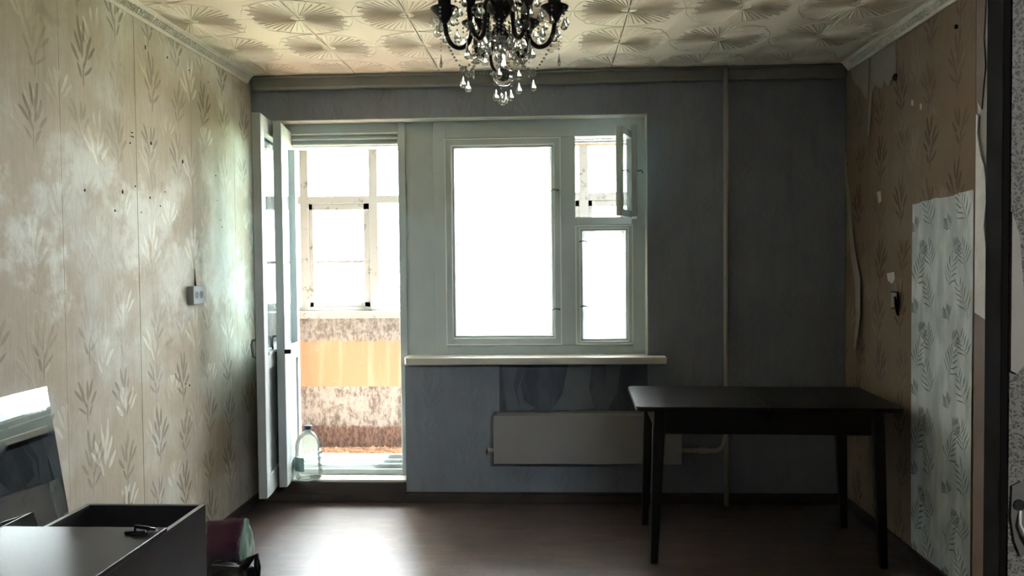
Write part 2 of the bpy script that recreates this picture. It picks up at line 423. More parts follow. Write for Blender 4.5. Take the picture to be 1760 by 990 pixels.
# left wall and its paper strips
wall_left = MB().box(XL-.2, XL-.001, -1.4, D+WT, 0, H+.02).build('wall_left', MAT['plaster'])
struct(wall_left, 'left wall papered with faded leafy wallpaper', 'wall')
y = 2.824-3*.53
while y < D-.01:
    y0, y1 = max(y, FY1), min(y+.53, D)
    if y1-y0 > .02:
        b = MB(); nz_ = 14
        # a hanging strip, gently wavy at its seam
        k = 8; n0 = 0; base = random.uniform(.0003, .0012)
        for a in range(nz_+1):
            for c in range(k+1):
                yy = y0+.0012+(y1-y0-.0024)*c/k
                edge = abs(c/k-.5)*2
                b.v.append((XL+base, yy, .05+(H-.05)*a/nz_))
        for a in range(nz_):
            for c in range(k):
                q = a*(k+1)+c; b.f.append((q, q+1, q+k+2, q+k+1))
        s_ = b.build('wallpaper_strip', MAT['paper_left'], wall_left)
        md = s_.modifiers.new('thick', 'SOLIDIFY'); md.thickness = .0008; md.offset = 0
    y += .53
# nails and plug holes left in the wall
NAILS = [(226,228,.02,.005),(227,235,.030,.004),(223,246,.006,.008),(259,247,.012,.014),(313,278,.014,.014),(210,330,.008,.014),(197,362,.007,.008),
         (145,327,.006,.010),(232,320,.004,.008),(249,81,.006,.018),(287,99,.006,.011),(324,121,.014,.004),(357,141,.008,.006),(370,302,.009,.007),
         (373,345,.008,.004),(378,378,.008,.005),(381,390,.010,.006),(242,365,.004,.006),(275,354,.008,.007),(325,662,.010,.010),(318,660,.008,.004),(283,330,.012,.004),(257,340,.008,.010)]
def pix_ray(x, y): return fw + rt*((x-880)/FPX) - up*((y-495)/FPX)
def on_x(x, y, X):
    d = pix_ray(x, y); return Vector((0, 0, CZ)) + d*(X/d.x)
for (px, py, ww, hh) in NAILS:
    c = on_x(px, py, XL)
    prof = [(c.y+ww*.5*math.cos(a)*random.uniform(.7, 1.2), c.z+hh*.6*math.sin(a)*random.uniform(.7, 1.2)) for a in [i*math.pi/4 for i in range(8)]]
    MB().prism(prof, 'x', XL+.0005, XL+.0035).build('plug_hole', MAT['dark_hole'], wall_left)
RIGHT_HOLES = [(1646, 46, .012, .016), (1541, 132, .03, .03), (1518, 78, .03, .006)]

# right wall
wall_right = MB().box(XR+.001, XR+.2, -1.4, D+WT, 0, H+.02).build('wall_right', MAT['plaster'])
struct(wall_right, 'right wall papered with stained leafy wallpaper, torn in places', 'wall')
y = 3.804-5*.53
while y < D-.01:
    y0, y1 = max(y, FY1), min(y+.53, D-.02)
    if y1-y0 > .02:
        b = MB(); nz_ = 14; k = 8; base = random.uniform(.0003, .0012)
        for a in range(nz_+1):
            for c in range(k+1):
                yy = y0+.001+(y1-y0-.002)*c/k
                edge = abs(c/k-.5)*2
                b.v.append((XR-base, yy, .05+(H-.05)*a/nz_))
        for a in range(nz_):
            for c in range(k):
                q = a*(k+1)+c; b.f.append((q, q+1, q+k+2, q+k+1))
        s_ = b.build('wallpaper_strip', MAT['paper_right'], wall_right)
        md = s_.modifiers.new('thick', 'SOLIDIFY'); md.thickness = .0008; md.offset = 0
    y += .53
# the odd grey strip pasted over it
b = MB(); k = 10; nz_ = 18
for a in range(nz_+1):
    for c in range(k+1):
        zz = .04+(1.69-.04)*a/nz_
        b.v.append((XR-.004-.0015*math.sin(c*1.1+a*.3) - (.004 if c == k else 0), 3.28+(3.808-3.28)*c/k, zz+(random.uniform(-.006, .006)+.012*(1-c/k) if a == nz_ else 0)))
for a in range(nz_):
    for c in range(k):
        q = a*(k+1)+c; b.f.append((q, q+1, q+k+2, q+k+1))
s_ = b.build('grey_paper_strip', MAT['paper_feather'], wall_right); s_['label'] = 'grey wallpaper strip with dark feather print'
md = s_.modifiers.new('thick', 'SOLIDIFY'); md.thickness = .001
# torn paper flaps in the far upper corner and along the crack
def flap(name, pix, mat, lift=.004, curl=.02):
    P = [on_x(px, py, XR) for px, py in pix]
    b = MB(); n_ = len(P); zt_ = max(q.z for q in P)
    fr_ = [(XR-lift-curl*((zt_-q.z)/.5)**2, q.y, q.z) for q in P]
    b.v = fr_ + [(x+.0012, y_, z_) for x, y_, z_ in fr_]
    b.f = [tuple(range(n_)), tuple(range(2*n_-1, n_-1, -1))] + [(i, n_+i, n_+(i+1) % n_, (i+1) % n_) for i in range(n_)]
    return b.build(name, MAT[mat], wall_right)
for (px, py, ww, hh) in RIGHT_HOLES:
    c = on_x(px, py, XR)
    prof = [(c.y+ww*.5*math.cos(a)*random.uniform(.7, 1.2), c.z+hh*.6*math.sin(a)*random.uniform(.7, 1.2)) for a in [i*math.pi/4 for i in range(8)]]
    MB().prism(prof, 'x', XR-.012, XR-.0005).build('plug_hole', MAT['dark_hole'], wall_right)
flap('torn_flap', [(1499, 84), (1541, 64), (1543, 125), (1537, 130), (1530, 150), (1522, 138), (1519, 152), (1512, 150), (1507, 146), (1502, 158), (1500, 234), (1498, 234), (1497, 150)], 'torn_paper')
flap('torn_flap', [(1463, 112), (1496, 88), (1496, 168), (1492, 172), (1486, 158), (1478, 146), (1472, 144), (1466, 134)], 'torn_paper', .006, .03)
flap('torn_flap', [(1450, 270), (1455, 262), (1457, 300), (1463, 340), (1468, 400), (1475, 440), (1484, 480), (1486, 545), (1481, 600), (1478, 600), (1479, 545), (1475, 490), (1468, 450), (1462, 405), (1457, 345)], 'torn_paper', .004, .006)
flap('torn_flap', [(1525, 470), (1538, 467), (1539, 480), (1534, 488), (1527, 482)], 'torn_light', .003, 0)
flap('torn_flap', [(1508, 330), (1514, 328), (1516, 345), (1511, 350)], 'torn_light', .003, 0)
flap('torn_flap', [(1567, 172), (1571, 172), (1571, 182), (1567, 181)], 'torn_light', .003, 0)
flap('torn_flap', [(1582, 178), (1585, 178), (1585, 189), (1582, 187)], 'torn_light', .003, 0)

# back wall: pieces round the balcony block
b = MB()
b.box(XL-.2, OL, D, D+WT, -.12, H+.02)                       # left of the door
b.box(OL, XR+.2, D, D+WT, OT, H+.02)                         # over door and window
b.box(OR, XR+.2, D, D+WT, 0, OT)                             # right of the window
b.box(DXR, OR, D+.045, D+WT, -.12, SILLZ)                    # parapet core
b.box(DXR, -.314, D, D+.045, -.12, SILLZ)                    # parapet skin left of the bare patch
b.box(-.314, OR, D, D+.045, -.12, .54)
b.box(OR, XR+.2, D, D+WT, -.12, 0)
b.box(OL, DXR, D, D+WT, -.12, 0)
wall_back = b.build('wall_back', MAT['paper_back']); struct(wall_back, 'greyed papered wall around the balcony door and window', 'wall')
MB().box(-.314, OR, D+.036, D+.0445, .54, SILLZ).build('bare_patch', MAT['bare_paint'], wall_back)['label'] = 'bare blue-grey paint patch under the sill'
def bflap(pts, mat, y0=D-.004, lift=.004):
    MB().prism(pts, 'y', y0-lift, y0).build('torn_flap', MAT[mat], wall_back)
bflap([(-.30, .83), (-.20, .83), (-.235, .70), (-.21, .62), (-.19, .545), (-.27, .545), (-.29, .68)], 'torn_grey', D+.036, .006)
bflap([(-.16, .80), (-.19, .70), (-.17, .60), (-.10, .56), (-.14, .545), (-.19, .55), (-.21, .68)], 'torn_grey', D+.036, .004)
bflap([(.0, .55), (.06, .64), (.10, .83), (.24, .83), (.22, .68), (.25, .56), (.12, .545)], 'torn_grey', D+.036, .005)
bflap([(.32, .83), (.41, .83), (.39, .66), (.33, .55), (.30, .56), (.33, .66)], 'torn_grey', D+.036, .005)
# ledge over the radiator
MB().box(-.33, .74, D-.03, D+.002, .528, .546).build('ledge', MAT['ledge'], wall_back, bevel=.002)
# cornice band along the back wall
b = MB()
b.prism([(D, 2.472), (D-.045, 2.472), (D-.05, 2.482), (D-.05, 2.532), (D-.062, 2.538), (D-.062, 2.548), (D-.03, 2.552), (D, 2.552)], 'x', XL+.03, XR-.02)
o = b.build('trim_1', MAT['ledge']); struct(o, 'flat painted cornice board along the back wall', 'cornice')
# side mouldings with a raised leaf ornament
def moulding(name, X, s, lab):
    b = MB(); prof = [(X, H-.058), (X+s*.010, H-.060), (X+s*.014, H-.050), (X+s*.040, H-.018), (X+s*.050, H-.014), (X+s*.052, H-.009), (X, H-.009)]
    b.prism([(p[0], p[1]) for p in prof], 'y', FY1, D-.062)
    o = b.build(name, MAT['moulding']); struct(o, lab, 'moulding')
    c = MB(); y = 1.6; rnd = random.Random(3)
    while y < D-.16:
        for k in range(3):
            t = .25+.25*k; px_ = X+s*(.014+.026*t); pz = H-.050+.032*t
            yy = y+rnd.uniform(-.004, .004); a = rnd.uniform(-.7, .7)
            dy, dx = math.cos(a)*.010, math.sin(a)*.006
            n0 = len(c.v); off = Vector((s*.006, 0, -.005))
            pts = [Vector((px_-s*dx, yy-dy, pz-dx)), Vector((px_+s*.004, yy-.003, pz+.006)), Vector((px_+s*dx, yy+dy, pz+dx)), Vector((px_-s*.004, yy+.003, pz-.006))]
            c.v += [tuple(q) for q in pts]+[tuple(sum(pts, Vector())/4+off)]
            c.f += [(n0+i, n0+(i+1) % 4, n0+4) for i in range(4)]
        y += .021
    q = c.build('leaf_ornament', MAT['moulding'], o); q['kind'] = 'stuff'
moulding('trim_2', XL, 1, 'ornate white foam moulding over the left wall')
moulding('trim_3', XR, -1, 'ornate foam moulding over the right wall')
# baseboards
def bb(name, b, lab): struct(b.build(name, MAT['baseboard'], bevel=.004), lab, 'baseboard')
bb('baseboard_left', MB().box(XL, XL+.022, FY1, D-.02, .0, .055), 'dark painted baseboard along the left wall')
bb('baseboard_right', MB().box(XR-.022, XR, FY1, D-.02, 0, .06), 'dark painted baseboard along the right wall')
bb('baseboard_back', MB().box(XL+.022, XR-.022, D-.022, D, 0, .052).box(DXR, XR-.022, D-.014, D, .052, .062), 'dark painted baseboard along the window wall')

# partition between room and hallway, with the doorway the photo is taken through
b = MB()
b.box(JX, XR, FY0, FY1, 0, H).box(XL, JL, FY0, FY1, 0, H).box(JL, JX, FY0, FY1, 2.15, H)
wall_front = b.build('wall_front', MAT['paper_hall']); struct(wall_front, 'partition with embossed hallway wallpaper beside the doorway', 'wall')
MB().box(JX-.012, JX, FY0+.003, 1.386, 0, 2.15).build('door_jamb', MAT['frame_wood_dark'], wall_front, bevel=.002)['label'] = 'dark timber jamb of the doorway'
def jflap(pts, mat, th=.004, name='plaster_edge'):
    return MB().prism(pts, 'x', JX-th, JX+.0).build(name, MAT[mat], wall_front)
jflap([(1.386, 1.32), (1.42, 1.33), (1.42, 1.675), (1.412, 1.67), (1.416, 1.64), (1.404, 1.60), (1.395, 1.585), (1.388, 1.56), (1.386, 1.52), (1.393, 1.48), (1.386, 1.44)], 'white_plaster', .011)['label'] = 'broken white plaster on the doorway edge'
jflap([(1.386, 1.58), (1.42, 1.60), (1.42, 2.15), (1.386, 2.15)], 'torn_light', .008)
jflap([(1.405, 1.68), (1.42, 1.70), (1.42, 2.15), (1.402, 2.15), (1.396, 2.0), (1.405, 1.94), (1.394, 1.86), (1.400, 1.80), (1.394, 1.75)], 'raw_wood', .010)
jflap([(1.386, 0.5), (1.42, 0.5), (1.42, 1.33), (1.386, 1.32)], 'raw_wood', .010, 'jamb_board')['label'] = 'raw wooden strip on the doorway edge'
jflap([(1.386, 0.0), (1.42, 0.0), (1.42, .5), (1.386, .5)], 'torn_paper', .008)
# ragged plaster where the hallway paper is torn, and a broken switch box
MB().prism([(JX, 1.50), (JX+.012, 1.46), (JX+.02, 1.36), (JX+.026, 1.30), (JX+.022, 1.25), (JX+.010, 1.235), (JX, 1.24)], 'y', FY0-.004, FY0).build('plaster_patch', MAT['torn_paper'], wall_front)

# hallway behind the camera
b = MB().box(XL-.2, XR+.2, -1.6, -1.4, -.12, H+.25)
struct(b.build('wall_hall', MAT['hall_plaster']), 'far hallway wall behind the doorway', 'wall')

# ------------------------------------------------------------------ balcony block: door frame and window
FR0, FR1 = D+.10, D+.23
b = MB()
b.box(OL, -1.635, FR0, FR1, 0, OT).box(-.925, DXR, FR0, FR1, .0, OT)           # jambs
b.box(-1.635, -.925, FR0+.02, FR1, 2.15, OT)                                    # head
b.box(-1.635, -.925, FR0+.005, FR0+.03, 2.195, 2.21).box(-1.635, -.925, FR0+.01, FR0+.03, 2.225, 2.235)
door_frame = b.build('door_1', MAT['frame_paint'], bevel=.003); struct(door_frame, 'white painted balcony door frame', 'door frame')
b = MB().box(OL, DXR, D-.005, D+WT, 0, .135)
MBt = b.build('threshold', MAT['sill_paint'], door_frame, bevel=.012, seg=2)
MB().box(OL, DXR, D-.02, D-.004, .0, .125).build('step_board', MAT['baseboard'], door_frame, bevel=.006)
for y0, y1, z1 in ((FR0+.01, FR0+.034, .168), (FR0+.042, FR0+.07, .192), (FR0+.08, FR0+.10, .212), (FR0+.11, FR1, .236)):
    MB().box(-1.635, -.925, y0, y1, .134, z1).build('threshold_rail', MAT['frame_paint'], door_frame, bevel=.004)
for z_ in (2.158, 2.19, 2.222): MB().box(-1.635, -.925, FR0-.002, FR0+.022, z_, z_+.008).build('lit_head_strip', MAT['lit_edge_paint'], door_frame)  # lit lines of the door head, painted as pale strips
# filler board between door and window
MB().box(DXR, -.712, FR0+.012, FR1, SILLZ, OT).build('filler_board', MAT['frame_paint'], door_frame, bevel=.002)

win = empty('window_1', (-.09, FR0, SILLZ)); struct(win, 'white painted wooden casement window with open vent', 'window')
def wp(b, name, mat, parent=win, **kw):
    b.v = [(x+.09, y-FR0, z-SILLZ) for x, y, z in b.v]
    return b.build(name, MAT[mat], parent, **kw)
b = MB()
b.box(-.712, -.634, FR0, FR1, SILLZ, OT).box(.487, OR, FR0, FR1, SILLZ, OT)
b.box(-.634, .487, FR0, FR1, 2.186, OT).box(-.634, .487, FR0, FR1, SILLZ, .93)
b.box(.058, .150, FR0, FR1, .93, 2.186).box(.150, .487, FR0, FR1, 1.655, 1.702)
wp(b, 'window_frame', 'frame_paint', bevel=.003)
def sash(x0, x1, z0, z1, y, wd, th, name='sash', mat='frame_paint', glass='pane_dirty', wz=None):
    wz = wz or wd
    b = MB().box(x0, x0+wd, y, y+th, z0, z1).box(x1-wd, x1, y, y+th, z0, z1).box(x0+wd, x1-wd, y, y+th, z0, z0+wz).box(x0+wd, x1-wd, y, y+th, z1-wz, z1)
    # small lit bead round the glass
    e = .012
    b.box(x0+wd, x0+wd+e, y+.012, y+th, z0+wz, z1-wz).box(x1-wd-e, x1-wd, y+.012, y+th, z0+wz, z1-wz)
    b.box(x0+wd, x1-wd, y+.012, y+th, z0+wz, z0+wz+e).box(x0+wd, x1-wd, y+.012, y+th, z1-wz-e, z1-wz)
    s_ = wp(b, name, mat, bevel=.002)
    if y < FR0:
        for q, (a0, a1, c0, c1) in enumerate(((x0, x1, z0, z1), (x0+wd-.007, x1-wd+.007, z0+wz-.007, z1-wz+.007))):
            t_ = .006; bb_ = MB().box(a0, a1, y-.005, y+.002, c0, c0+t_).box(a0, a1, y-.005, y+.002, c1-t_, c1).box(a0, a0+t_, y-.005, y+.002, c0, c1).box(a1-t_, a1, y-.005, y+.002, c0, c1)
            wp(bb_, 'lit_edge_strip', 'lit_edge_paint', s_)  # light leaking round the sash, painted as a pale rim
    g = MB().box(x0+wd, x1-wd, y+th*.5, y+th*.5+.003, z0+wz, z1-wz); wp(g, 'pane', glass, s_)
    return s_
s1 = sash(-.638, .062, .934, 2.182, FR0-.012, .045, .05)
sash(-.634, .058, .93, 2.186, FR0+.075, .054, .045)                       # outer sash of the pair
s2 = sash(.146, .491, .934, 1.652, FR0-.008, .032, .045, wz=.022)
sash(.150, .487, .93, 1.655, FR0+.075, .044, .04, wz=.03)
def latch(x, z, sgn, par, y=FR0-.012):
    b = MB().tube([(x, y, z), (x, y-.012, z)], .006, 6).tube([(x, y-.012, z), (x+sgn*.028, y-.016, z+.004), (x+sgn*.042, y-.014, z-.006)], .0045, 6)
    wp(b, 'latch', 'steel', par, smooth=True)
for z_ in (2.150, 2.168): wp(MB().box(.150, .487, FR0+.02, FR0+.05, z_, z_+.007), 'lit_head_strip', 'lit_edge_paint')  # lit lines over the vent, put into paler paint
latch(.045, 1.865, -1, s1); latch(.048, 1.15, -1, s1); latch(.175, 1.555, 1, s2); latch(.178, 1.165, 1, s2)
# the vent leaves, both swung into the room, hinged on the right
def vent(hx, hy, ang, w_, z0, z1, th, hook):
    M = Matrix.Translation((hx, hy, 0)) @ Matrix.Rotation(math.radians(ang), 4, 'Z')
    b = MB(); wd = .04
    for a in ((0, wd, z0, z1), (w_-wd, w_, z0, z1), (wd, w_-wd, z0, z0+wd), (wd, w_-wd, z1-wd, z1)):
        b.box(a[0], a[1], -th/2, th/2, a[2], a[3], M)
    v_ = wp(b, 'vent_leaf', 'leaf_paint', bevel=.002)
    wp(MB().box(wd, w_-wd, -.0015, .0015, z0+wd, z1-wd, M), 'pane', 'pane_leaf', v_)
    if hook:
        P = [M @ Vector(q) for q in ((w_-.02, th/2, (z0+z1)/2+.0), (w_-.02, th/2+.025, (z0+z1)/2+.004), (w_-.02, th/2+.035, (z0+z1)/2-.012))]
        wp(MB().tube(P, .0045, 6), 'latch', 'steel', v_, smooth=True)
    return v_
vent(.478, FR0-.03, 180+71, .29, 1.69, 2.195, .035, True)
vent(.500, FR0-.012, 180+84, .27, 1.685, 2.20, .03, True)
# sill
wp(MB().prism([(DXR+.02, D-.085), (.664, D-.085), (.664, D), (OR, D), (OR, FR0+.01), (DXR+.01, FR0+.01), (DXR+.004, D-.03)], 'z', SILLZ, .877), 'sill', 'sill_paint', bevel=.006, seg=2)
# painted window reveals
b = MB().box(OR-.004, OR, D+.002, FR0, .877, OT).box(OL, OR-.004, D+.002, FR0+.02, OT-.004, OT)
wp(b, 'reveal', 'sill_paint')

# door leaves, both swung into the room
def leaf(name, p_near, p_hinge, z0, z1, th, lab, zg=.945):
    a, h = Vector(p_near), Vector(p_hinge); d = a-h; L = d.length
    o = empty(name, (h.x, h.y, z0), math.atan2(d.y, d.x)); struct(o, lab, 'door')
    Z = lambda z: z-z0
    wd = .085
    b = MB().box(0, wd, -th/2, th/2, 0, Z(z1)).box(L-wd, L, -th/2, th/2, 0, Z(z1))
    b.box(wd, L-wd, -th/2, th/2, 0, .11).box(wd, L-wd, -th/2, th/2, Z(z1)-.09, Z(z1)).box(wd, L-wd, -th/2, th/2, Z(zg)-.09, Z(zg))
    b.box(wd, L-wd, -th/2-.006, -th/2+.01, Z(zg)-.012, Z(zg)+.006).box(wd, L-wd, th/2-.01, th/2+.006, Z(zg)-.012, Z(zg)+.006)
    b.build('leaf_frame', MAT['leaf_paint'], o, bevel=.003)
    MB().box(wd-.005, L-wd+.005, -th*.22, th*.22, .1, Z(zg)-.085).build('lower_panel', MAT['leaf_paint'], o)
    MB().box(wd-.004, L-wd+.004, -.002, .002, Z(zg)-.004, Z(z1)-.086).build('pane', MAT['pane_leaf'], o)
    x = L-.045; s = -1
    zc = Z(.975)
    b = MB().tube([(x, s*th/2, zc+.05), (x, s*(th/2+.028), zc+.046), (x, s*(th/2+.034), zc+.02), (x, s*(th/2+.026), zc-.046), (x, s*th/2, zc-.05)], .007, 8)
    b.build('handle', MAT['steel'], o, smooth=True)
    if name == 'door_3': MB().box(L-.03, L+.004, th/2-.004, th/2+.032, Z(.925), Z(.95)).build('lock_bolt', MAT['iron'], o, bevel=.002)
    return o
leaf('door_2', (-1.574, 4.19), (-1.652, 4.80), .159, 2.25, .046, 'inner balcony door leaf standing open beside the papered wall')
leaf('door_3', (-1.541, 4.42), (-1.632, 4.97), .159, 2.238, .046, 'outer balcony door leaf standing open beside the water jug')

# ------------------------------------------------------------------ balcony
BY = 5.884
BX0, BX1 = -1.95, 2.1
o = MB().box(BX0-.15, BX1+.15, D+WT, BY+.12, -.15, .05).build('floor_balcony', MAT['rubble']); struct(o, 'littered balcony floor outside the door', 'floor')
o = MB().box(BX0-.15, BX1+.15, BY, BY+.10, .05, 1.03).build('wall_parapet', MAT['parapet_paint']); struct(o, 'balcony parapet with peeling peach and white paint', 'wall')
o = MB().box(BX0-.15, BX0, D+WT, BY, .05, H).build('wall_balcony_left', MAT['balcony_wall']); struct(o, 'cream balcony end wall beside the door', 'wall')
o = MB().box(BX1, BX1+.15, D+WT, BY, .05, H).build('wall_balcony_right', MAT['balcony_wall']); struct(o, 'cream balcony end wall beyond the window', 'wall')
o = MB().box(BX0-.3, BX1+.3, D+WT, BY+.08, 2.40, H+.25).build('ceiling_balcony', MAT['balcony_wall']); struct(o, 'cream underside of the balcony above', 'ceiling')
win2 = empty('window_2', (0, BY, 1.03)); struct(win2, 'weathered wooden balcony glazing with peeling paint', 'window')
def w2(b, name, mat, parent=win2, **kw):
    b.v = [(x, y-BY, z-1.03) for x, y, z in b.v]; return b.build(name, MAT[mat], parent, **kw)
w2(MB().box(BX0, BX1, BY-.06, BY+.14, 1.03, 1.085), 'glazing_sill', 'weathered_paint', bevel=.004)
w2(MB().box(BX0, BX1, BY+.0, BY+.07, 2.29, 2.40), 'head_rail', 'balcony_wall', bevel=.003)
w2(MB().box(BX0, BX1, BY+.002, BY+.068, 1.89, 1.95), 'transom_rail', 'weathered_paint', bevel=.004)
w2(MB().box(BX0, BX1, BY+.002, BY+.068, 1.085, 1.115), 'bottom_rail', 'weathered_paint', bevel=.003)
posts = [-1.855]+[-1.329+.525*i for i in range(7)]
for x in posts:
    w2(MB().box(x-.033, x+.033, BY, BY+.07, 1.085, 2.30), 'post', 'weathered_paint', bevel=.004)
for i in range(len(posts)-1):
    x0, x1 = posts[i]+.033, posts[i+1]-.033
    w2(MB().box(x0, x1, BY+.033, BY+.036, 1.95, 2.29), 'upper_pane', 'pane_clear')
    if i != 1:
        b = MB().box(x0, x0+.03, BY+.01, BY+.05, 1.115, 1.89).box(x1-.045, x1, BY+.01, BY+.05, 1.115, 1.89)
        b.box(x0, x1, BY+.01, BY+.05, 1.115, 1.15).box(x0, x1, BY+.01, BY+.05, 1.845, 1.89)
        s_ = w2(b, 'sash', 'weathered_paint', bevel=.003)
        w2(MB().box(x0+.03, x1-.045, BY+.02, BY+.042, 1.443, 1.465), 'muntin', 'weathered_paint', s_)
        for z0, z1 in ((1.15, 1.443), (1.465, 1.845)):
            w2(MB().box(x0+.03, x1-.045, BY+.03, BY+.033, z0, z1), 'pane', 'pane_clear', s_)
# a cobble of plaster crumbs along the parapet foot
b = MB(); rnd = random.Random(5)
for i in range(260):
    x, y_ = rnd.uniform(-1.9, -.6), rnd.uniform(BY-.35, BY-.01); r_ = rnd.uniform(.006, .022)
    n0 = len(b.v); b.v += [(x-r_, y_, .05), (x, y_-r_, .05), (x+r_, y_, .05), (x, y_+r_, .05), (x+rnd.uniform(-.3, .3)*r_, y_, .05+r_*.9)]
    b.f += [(n0, n0+1, n0+4), (n0+1, n0+2, n0+4), (n0+2, n0+3, n0+4), (n0+3, n0, n0+4)]
o = b.build('plaster_crumbs', MAT['rubble']); tag(o, 'reddish plaster crumbs along the balcony parapet', 'rubble', kind='stuff')

# yard far below and a tree in front of the balcony
o = MB().box(-60, 60, BY+.5, 120, -9.2, -9).build('ground', MAT['yard']); struct(o, 'pale yard far below the balcony', 'ground')
o = MB().box(-14, -4.95, 6.2, 15.2, -9, 14).build('wall_shade_blocker', MAT['concrete']); struct(o, 'added concrete block out of view, shading the right of the room', 'wall')  # added out of view to keep daylight off the right wall
tree = empty('tree', (-1.75, 12.2, -9)); tag(tree, 'yellow-green leafy tree beyond the balcony glazing', 'tree')
b = MB().tube([(0, 0, 0), (.1, .05, 4), (-.1, 0, 7.5), (-.1, 0, 9.6)], [.16, .13, .08, .03], 8)
for a, zz, L in ((2.6, 8.2, .7), (.5, 8.8, .6), (3.6, 9.2, .6), (5.2, 8.9, .5), (2.9, 9.6, .6)):
    b.tube([(-.1, 0, zz), (-.1+math.cos(a)*L*.5, math.sin(a)*L*.5, zz+.3), (-.1+math.cos(a)*L, math.sin(a)*L, zz+.8)], [.03, .02, .008], 5)
b.build('trunk', MAT['bark'], tree, smooth=True)
b = MB(); rnd = random.Random(11)
for i in range(1100):
    a, e_, rr = rnd.uniform(0, 6.283), rnd.uniform(-1, 1), rnd.uniform(.35, 1)**.5
    c_ = Vector((-.2+math.cos(a)*.72*rr*math.sqrt(1-e_*e_), math.sin(a)*.72*rr*math.sqrt(1-e_*e_), 9.75+e_*.95*rr))
    d1 = Vector((rnd.gauss(0, 1), rnd.gauss(0, 1), rnd.gauss(0, 1))).normalized(); d2 = d1.orthogonal().normalized()
    l_ = rnd.uniform(.03, .055)
    b.quad(c_-d1*l_, c_+d2*l_*.45, c_+d1*l_, c_-d2*l_*.45)
o = b.build('foliage', MAT['foliage'], tree); o['kind'] = 'stuff'

# ------------------------------------------------------------------ radiator and pipes
rad = empty('radiator', (.2, D-.12, .259)); tag(rad, 'flat grey-white convector radiator under the window sill', 'radiator')
def rp(b, name, mat, **kw):
    b.v = [(x-.2, y-(D-.12), z-.259) for x, y, z in b.v]; return b.build(name, MAT[mat], rad, **kw)
rp(MB().box(-.343, .743, D-.12, D-.112, .259, .545), 'front_panel', 'radiator_paint', bevel=.003)
for x0 in (-.343, .733): rp(MB().box(x0, x0+.01, D-.112, D-.002, .262, .545), 'side_panel', 'radiator_paint')
b = MB()
for i in range(4): b.box(-.333, .733, D-.105+.026*i, D-.093+.026*i, .535, .541)
rp(b, 'top_grille', 'radiator_paint')
rp(MB().tube([(-.34, D-.08, .33), (.74, D-.08, .33)], .013, 8).tube([(-.34, D-.08, .43), (.74, D-.08, .43)], .013, 8), 'heating_tube', 'iron', smooth=True)
rp(MB().tube([(-.345, D-.06, .325), (-.372, D-.06, .325)], .012, 8).tube([(-.372, D-.06, .325), (-.38, D-.06, .325)], .018, 8), 'plug', 'pipe_paint', smooth=True)

riser = empty('riser_pipe', (1.012, D-.045, 0)); tag(riser, 'painted vertical heating pipe beside the window', 'pipe')
MB().tube([(0, 0, 0), (0, 0, 2.56)], .0135, 10).build('pipe', MAT['pipe_paint'], riser, smooth=True)
P = [(-.266, 0, .325), (-.07, -.004, .325)]+[(-.07+.055*math.sin(a), -.006, .38-.055*math.cos(a)) for a in [i*math.pi/16 for i in range(1, 9)]]+[(-.002, -.012, .45)]
MB().tube(P, .0135, 10).build('branch_pipe', MAT['pipe_paint'], riser, smooth=True)
MB().tube([(-.16, 0, .325), (-.11, 0, .325)], .019, 8).build('coupling', MAT['pipe_paint'], riser, smooth=False)

# ------------------------------------------------------------------ table
TA = math.radians(-2.2)
tab = empty('dining_table', (1.011, 4.0, 0), TA); tag(tab, 'dark polished extending dining table in the window corner', 'table')
def rounded(x0, x1, y0, y1, r, corners):
    P = []
    for (cx, cy, a0, on) in ((x1-r, y1-r, 0, corners[0]), (x0+r, y1-r, 90, corners[1]), (x0+r, y0+r, 180, corners[2]), (x1-r, y0+r, 270, corners[3])):
        if on:
            for i in range(6):
                a = math.radians(a0+18*i); P.append((cx+r*math.cos(a), cy+r*math.sin(a)))
        else:
            P.append((x1 if a0 in (0, 270) else x0, y1 if a0 in (0, 90) else y0))
    return P
MB().prism(rounded(-.61, -.0008, -.32, .32, .035, (0, 1, 1, 0)), 'z', .728, .75).build('table_leaf', MAT['dark_wood'], tab, bevel=.003)
MB().prism(rounded(.0008, .61, -.32, .32, .035, (1, 0, 0, 1)), 'z', .728, .749).build('table_leaf', MAT['dark_wood'], tab, bevel=.003)
b = MB().box(-.50, .50, -.275, -.255, .615, .728).box(-.50, .50, .255, .275, .615, .728).box(-.51, -.49, -.26, .26, .615, .728).box(.49, .51, -.26, .26, .615, .728)
b.build('apron', MAT['dark_wood'], tab, bevel=.002)
for sx in (-1, 1):
    for sy in (-1, 1):
        top, foot = Vector((sx*.495, sy*.262, .727)), Vector((sx*.525, sy*.278, 0))
        b = MB(); n0 = 0
        for t, h in ((0, .027), (.15, .029), (1, .017)):
            c_ = top.lerp(foot, t)
            b.v += [(c_.x+h*ax, c_.y+h*ay, c_.z) for ax, ay in ((-1, -1), (1, -1), (1, 1), (-1, 1))]
        for i in range(2):
            for k in range(4): b.f.append((i*4+k, i*4+(k+1) % 4, i*4+4+(k+1) % 4, i*4+4+k))
        b.f += [(3, 2, 1, 0), (8, 9, 10, 11)]
        b.build('leg', MAT['dark_wood'], tab, bevel=.008, seg=2)

